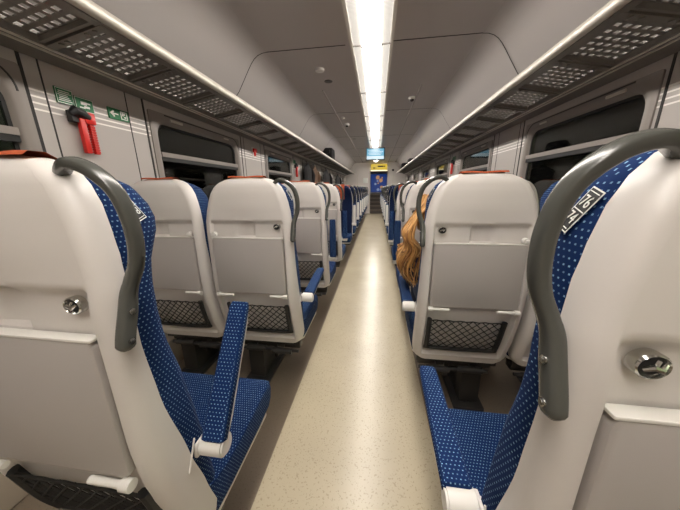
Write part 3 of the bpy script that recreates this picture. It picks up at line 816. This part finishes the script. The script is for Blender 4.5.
def hair_mesh():
    rnd = random.Random(4); m = MB()
    # cap
    rings = []
    for i in range(0, 11):
        a = PI*(i+.35)/20; ring = []
        for k in range(28):
            b = 2*PI*k/28; f = math.cos(b); a = PI*(i+.35)/20*(1+.55*(1-f)/2)-(.12 if f > .5 else 0)*i/10
            r = math.sin(a); z = math.cos(a)*.125
            if f > .55: z += .0
            ring.append((hc.x+r*math.sin(b)*.086-.004, hc.y-.012+r*math.cos(b)*.100, hc.z+z))
        rings.append(ring)
    m.loft(rings)
    # locks that fall from the crown over the aisle shoulder and past the armrest
    for i in range(330):
        b = rnd.uniform(-3.1, 1.2)
        x0 = hc.x+.07*math.sin(b-.3)*rnd.uniform(.2, 1); y0 = hc.y-.01+.085*math.cos(b)*rnd.uniform(.2, 1)
        t = rnd.random(); wv = rnd.uniform(.5, 1)
        yy = rnd.uniform(.20, .42); zend = rnd.choice((rnd.uniform(.67, .77), rnd.uniform(.72, .88)))
        P = [(x0, y0, hc.z+.118*rnd.uniform(.8, 1)),
             (hc.x-.085-.02*t, (y0+yy)/2, hc.z+.03-.05*t),
             (hc.x-.105-.055*t, yy, hc.z-.09),
             (-.195-.080*t, yy+.01*wv, .89),
             (-.200-.102*t, yy+.015, (zend+.87)/2),
             (-.200-.075*t+.03*rnd.random(), yy+.02*wv, zend)]
        c = catmull(P, 5); n = len(c); ph = 3*t+rnd.uniform(-.4, .4)
        c = [p+Vector((.013*wv*math.sin(j*.42+ph), .009*math.cos(j*.4+ph), 0))*min(1, j/n*1.3) for j, p in enumerate(c)]
        q = rnd.uniform(.0035, .006)
        m.tube(c, [q*(1-.7*(j/n)**3) for j in range(n)], 4, mi=rnd.choice((0, 0, 1, 2)))
    return m.build('long_hair', [M['hair'], M['hair_light'], M['hair_dark']], angle=80)
obj('long_hair', hair_mesh(), per)

# ------------------------------------------------------------------ wall fittings
def sign(label, mir, y0, y1, z0, z1, marks, name='exit_sign', colr='green'):
    t = thing(name, label, 'sign')
    s = -1 if mir else 1; x = XW-.004
    obj('panel', MB().box(x-.004, x+.003, y0, y1, z0, z1).build('panel', M[colr], smooth=False, mirror=mir), t)
    m = MB(); xx = x-.0052; u = lambda a: y0+(y1-y0)*a; v = lambda b: z0+(z1-z0)*b
    for (a, b, c, d) in marks: m.box(xx, xx+.0012, u(a), u(c), v(b), v(d))
    obj('symbol', m.build('symbol', M['signwhite'], smooth=False, mirror=mir), t)
    return t
border = [(0.02, .03, .98, .07), (.02, .93, .98, .97), (.01, .03, .03, .97), (.97, .03, .99, .97)]
tx = lambda n, a0, a1: [(a0+(a1-a0)*.04*((i*7) % 3), .18+.7*i/n, a1-(a1-a0)*.09*((i*5) % 4), .18+.7*i/n+.05) for i in range(n)]
sign('green notice with small white lines, nearest of the pair above the red hammer', True, 1.125, 1.195, 1.600, 1.668, border+tx(6, .1, .88))
sign('green pictogram notice, right one of the pair above the red hammer', True, 1.200, 1.285, 1.586, 1.652, border+[(.2, .25, .5, .34), (.45, .3, .75, .45), (.3, .5, .62, .72), (.62, .6, .82, .7)])
arrow = [(.06, .45, .46, .55), (.10, .38, .16, .62), (.15, .30, .21, .70), (.20, .22, .26, .40), (.20, .60, .26, .78)]
win = [(.58, .12, .92, .2), (.58, .8, .92, .88), (.58, .12, .62, .88), (.88, .12, .92, .88), (.66, .46, .72, .8), (.74, .3, .84, .42), (.74, .55, .80, .75)]
sign('green emergency exit sign with white arrow by the second left window', True, 1.362, 1.480, 1.592, 1.648, arrow+win)
def hammer(label, mir, y, z, sc=1):
    s = -1 if mir else 1
    t = thing('emergency_hammer', label, 'emergency hammer', (s*(XW-.004), y, z))
    d = -s
    m = MB().box(-.004, .0, -.05*sc, .05*sc, -.16*sc, .055*sc, b=.004) if False else MB()
    m.tube([(d*.030, -.050*sc, .012*sc), (d*.032, -.03*sc, .028*sc), (d*.032, .0, .022*sc), (d*.030, .03*sc, .01*sc)], [.012*sc, .024*sc, .024*sc, .016*sc], 10)
    m.box(min(0, d*.03), max(0, d*.03), -.045*sc, .0, -.02*sc, .03*sc)
    obj('hammer_head', m.build('hammer_head', M['black']), t)
    m = MB().box(min(d*.014, d*.036), max(d*.014, d*.036), -.018*sc, .008*sc, -.16*sc, .0, b=.006)
    obj('handle', m.build('hammer_handle', M['red']), t)
    m = MB(); 
    m.box(min(d*.002, d*.040), max(d*.002, d*.040), .005*sc, .055*sc, -.02*sc, .035*sc, b=.008)
    obj('holder', m.build('holder', M['red']), t)
    m = MB()
    for i in range(11): m.box(min(d*.012, d*.034), max(d*.012, d*.034), .026*sc, .050*sc, -(.034+.012*i)*sc, -(.026+.012*i)*sc, b=.002)
    m.box(min(d*.016, d*.030), max(d*.016, d*.030), .028*sc, .048*sc, -.16*sc, .0)
    obj('coiled_cord', m.build('coiled_cord', M['red']), t)
hammer('black and red emergency hammer with coiled cord on the nearest left wall pillar', True, 1.195, 1.545)
hammer('red emergency hammer on the left wall beyond the third window', True, 4.70, 1.585, 1.1)
hammer('red emergency hammer high on the right wall beyond the third window', False, 4.80, 1.59, 1.1)
sign('small green notice above the far left emergency hammer', True, 4.60, 4.74, 1.63, 1.70, border)
sign('small green notice above the right wall emergency hammer', False, 4.72, 4.90, 1.62, 1.70, border)
t = thing('emergency_brake', 'red emergency brake handle on the left wall between second and third windows', 'emergency brake', (-XW+.002, 3.09, 1.63))
obj('mount_plate', MB().box(0, .008, -.045, .045, -.05, .05, b=.006).build('mount_plate', M['signwhite']), t)
obj('brake_handle', MB().box(.008, .030, -.036, .036, -.005, .040, b=.008).box(.010, .026, -.012, .014, -.048, .0, b=.004).build('brake_handle', M['red']), t)

# coats on wall hooks
def coat(label, y, w_, ztop, h, m, seed, x=-1.335):
    rnd = random.Random(seed); t = thing('coat', label, 'coat', (x, y, ztop), 0, 'coats hanging on the left wall')
    mb = MB(); rings = []; n = 28; ph = [rnd.uniform(0, 6) for _ in range(4)]
    for i in range(14):
        f = i/13; wz = w_*(.12+.88*sst(0, .28, f))*.5*(1+.10*math.sin(f*5+ph[0])); dz = .030+.05*sst(0, .3, f); ring = []
        for k in range(n):
            a = 2*PI*k/n; fold = 1+.16*math.sin(3*a+ph[1]+f*2)+.10*math.sin(7*a+ph[2])
            xx = dz*math.cos(a)*fold; ring.append((max(xx*.55, -.03)+.012, wz*math.sin(a)*(1+.05*math.sin(5*a+ph[3])), -h*f))
        rings.append(ring)
    mb.loft(rings); obj('coat_body', mb.build('coat_body', m, angle=70), t)
    # a sleeve hanging at the side
    sl = MB().tube([(.04, w_*.38, -.10), (.055, w_*.50, -.22), (.055, w_*.50, -h*.62), (.05, w_*.47, -h*.88)], [.03, .048, .045, .036], 12)
    obj('sleeve', sl.build('sleeve', m, angle=70), t)
    obj('hanging_loop', MB().tube([(.0, 0, .0), (-.01, 0, .03), (-.03, 0, .045)], .006, 6).build('hanging_loop', M['black']), t)
coat('dark coat bunched in front of the fourth left window, nearest of the hanging coats', 5.25, .52, 1.69, .42, M['coat'], 3, -1.30)
coat('brown coat hanging just beyond the nearest dark coat', 5.85, .40, 1.68, .40, M['brown'], 8, -1.30)
coat('dark puffy coat hanging beyond the brown coat on the left wall', 7.2, .95, 1.70, .62, M['coat'], 11, -1.30)
coat('farthest dark coat hanging on the left wall', 9.3, .80, 1.68, .6, M['coat'], 15, -1.30)

# bags on racks
def bag(label, x, y, z, sx, sy, sz, m, seed):
    t = thing('travel_bag', label, 'bag', (x, y, z)); rings = []
    for f, g in ((0, .93), (.06, 1), (.5, 1.02), (.88, 1), (.97, .93), (1, .80)):
        hx, hy = sx/2*g, sy/2*g; r = .25*min(hx, hy); ring = []
        for cx, cy, a0 in ((hx-r, hy-r, 0), (-hx+r, hy-r, 90), (-hx+r, -hy+r, 180), (hx-r, -hy+r, 270)):
            for k in range(4):
                a = math.radians(a0+30*k); ring.append((cx+r*math.cos(a), cy+r*math.sin(a), sz*f))
        rings.append(ring)
    obj('bag_body', MB().loft(rings).build('bag_body', m, angle=50), t)
    obj('bag_strap', MB().tube([(-sx*.3, -sy*.5, sz*.8), (-sx*.28, -sy*.56, sz*.5), (0, -sy*.58, sz*.4), (sx*.28, -sy*.56, sz*.5), (sx*.3, -sy*.5, sz*.8)], .008, 6).build('bag_strap', M['black']), t)
bag('black square bag standing on the left luggage rack', -1.085, 6.45, 1.877, .26, .42, .24, M['coat'], 1)
bag('flat black bag lying on the right luggage rack, nearer of two', 1.10, 8.0, 1.877, .26, .5, .12, M['coat'], 2)
bag('black bag on the right luggage rack near the far end', 1.10, 10.2, 1.877, .26, .5, .18, M['coat'], 3)

# information screen
t = thing('information_screen', 'lit pale blue information screen hanging under the ceiling strip light', 'screen', (.028, 7.6, 2.11))
obj('bezel', MB().box(-.262, .262, 0, .06, -.165, .165, b=.02).build('bezel', M['black']), t)
obj('display', MB().box(-.235, .235, -.004, .002, -.138, .138).build('display', M['screen'], smooth=False), t)
m = MB().box(-.235, .235, -.006, -.003, -.138, -.055)
for i in range(4): m.box(-.20+.02*(i % 2), .12+.03*((i*3) % 4), -.006, -.003, .085-.035*i, .097-.035*i)
obj('display_text', m.build('display_text', M['screenlight'], smooth=False), t)
obj('hanging_bracket', MB().box(-.10, .10, .02, .04, .165, .228).build('hanging_bracket', M['dark'], smooth=False), t)
# yellow lit sign above the far doorway
t = thing('destination_sign', 'yellow lit sign with black marks above the far doorway', 'sign', (.165, Y1-.06, 2.135))
obj('sign_case', MB().box(-.37, .37, 0, .06, -.13, .13, b=.02).build('sign_case', M['led']), t)
m = MB().box(-.06, .20, -.004, .0, -.005, .055).box(-.26, -.20, -.004, .0, -.075, -.01).box(-.22, -.12, -.004, 0, -.055, -.035).box(.22, .27, -.004, 0, .0, .05)
obj('sign_marks', m.build('sign_marks', M['black'], smooth=False), t)
o = obj('door_light', MB().box(-.22, .55, Y1-.05, Y1-.022, 1.955, 2.0, b=.01).build('door_light', M['doorlamp'])); tag(o, 'slim lit bar under the yellow sign above the doorway', 'light')
o = obj('notice_board', MB().box(-.56, -.34, Y1-.02, Y1, 1.43, 1.66, b=.01).build('notice_board', M['signwhite'])); tag(o, 'small white notice on the far wall left of the doorway', 'notice')
o = obj('wall_camera', MB().box(.76, .85, Y1-.05, Y1, 1.95, 2.03, b=.015).build('wall_camera', M['black'])); tag(o, 'small black box on the far wall right of the doorway', 'camera')
# blue poster at the head of the steps
t = thing('wall_poster', 'blue poster with pale and orange shapes at the head of the far steps', 'poster', (.17, 14.2, 0))
obj('sheet', MB().box(-.42, .42, 0, .01, .98, 1.90).build('sheet', emis('poster_blue', (.01, .035, .16), .45), smooth=False), t)
m = MB()
rnd = random.Random(2)
for i in range(9):
    cx, cz, r = rnd.uniform(-.18, .2), rnd.uniform(1.1, 1.75), rnd.uniform(.04, .11); n = 9
    m.loft([[(cx+r*math.cos(2*PI*k/n)*rnd.uniform(.7, 1.1), y, cz+r*math.sin(2*PI*k/n)) for k in range(n)] for y in (-.006-.0004*i, .0)], mi=i % 2)
obj('picture_shapes', m.build('picture_shapes', [emis('poster_orange', (.55, .28, .14), .35), emis('poster_pale', (.22, .27, .42), .4)], smooth=False), t)

# ------------------------------------------------------------------ outside: a dim platform on the right
struct('ground_outside', MB().box(2.2, 9, -6, 18, -.5, -.1).build('platform', mat('platform_asphalt', (.08, .08, .07), .9), smooth=False), 'dark platform outside the right windows')
struct('wall_outside', MB().box(6.0, 6.2, -6, 18, -.1, 3.4).build('platform_wall', mat('platform_tiles', (.42, .44, .22), .6, noise=.3, nscale=1.2), smooth=False), 'olive platform wall outside the right windows')
for i, y in enumerate((-1.0, 5.0, 11.0)):
    L = bpy.data.lights.new('platform_lamp_light', 'AREA'); L.energy = 110; L.size = .5; L.shape = 'RECTANGLE'; L.size_y = 1.4; L.color = (1, .97, .8)
    lo = bpy.data.objects.new('platform_lamp_light', L); C.objects.link(lo); lo.location = (4.6, y, 3.02)
    t = thing('platform_lamp', 'lit platform lamp outside the right windows, %s' % ['nearest the camera', 'middle one', 'farthest one'][i], 'lamp', (4.6, y, 3.1), 0, 'platform lamps')
    obj('lamp_case', MB().box(-.15, .15, -.7, .7, -.05, .05, b=.02).build('lamp_case', emis('platform_light', (1, .95, .6), 3)), t)
    obj('lamp_post', MB().tube([(.3, 0, -3.2), (.3, 0, 0.0), (.1, 0, .03)], .04, 8).build('lamp_post', M['dark']), t)
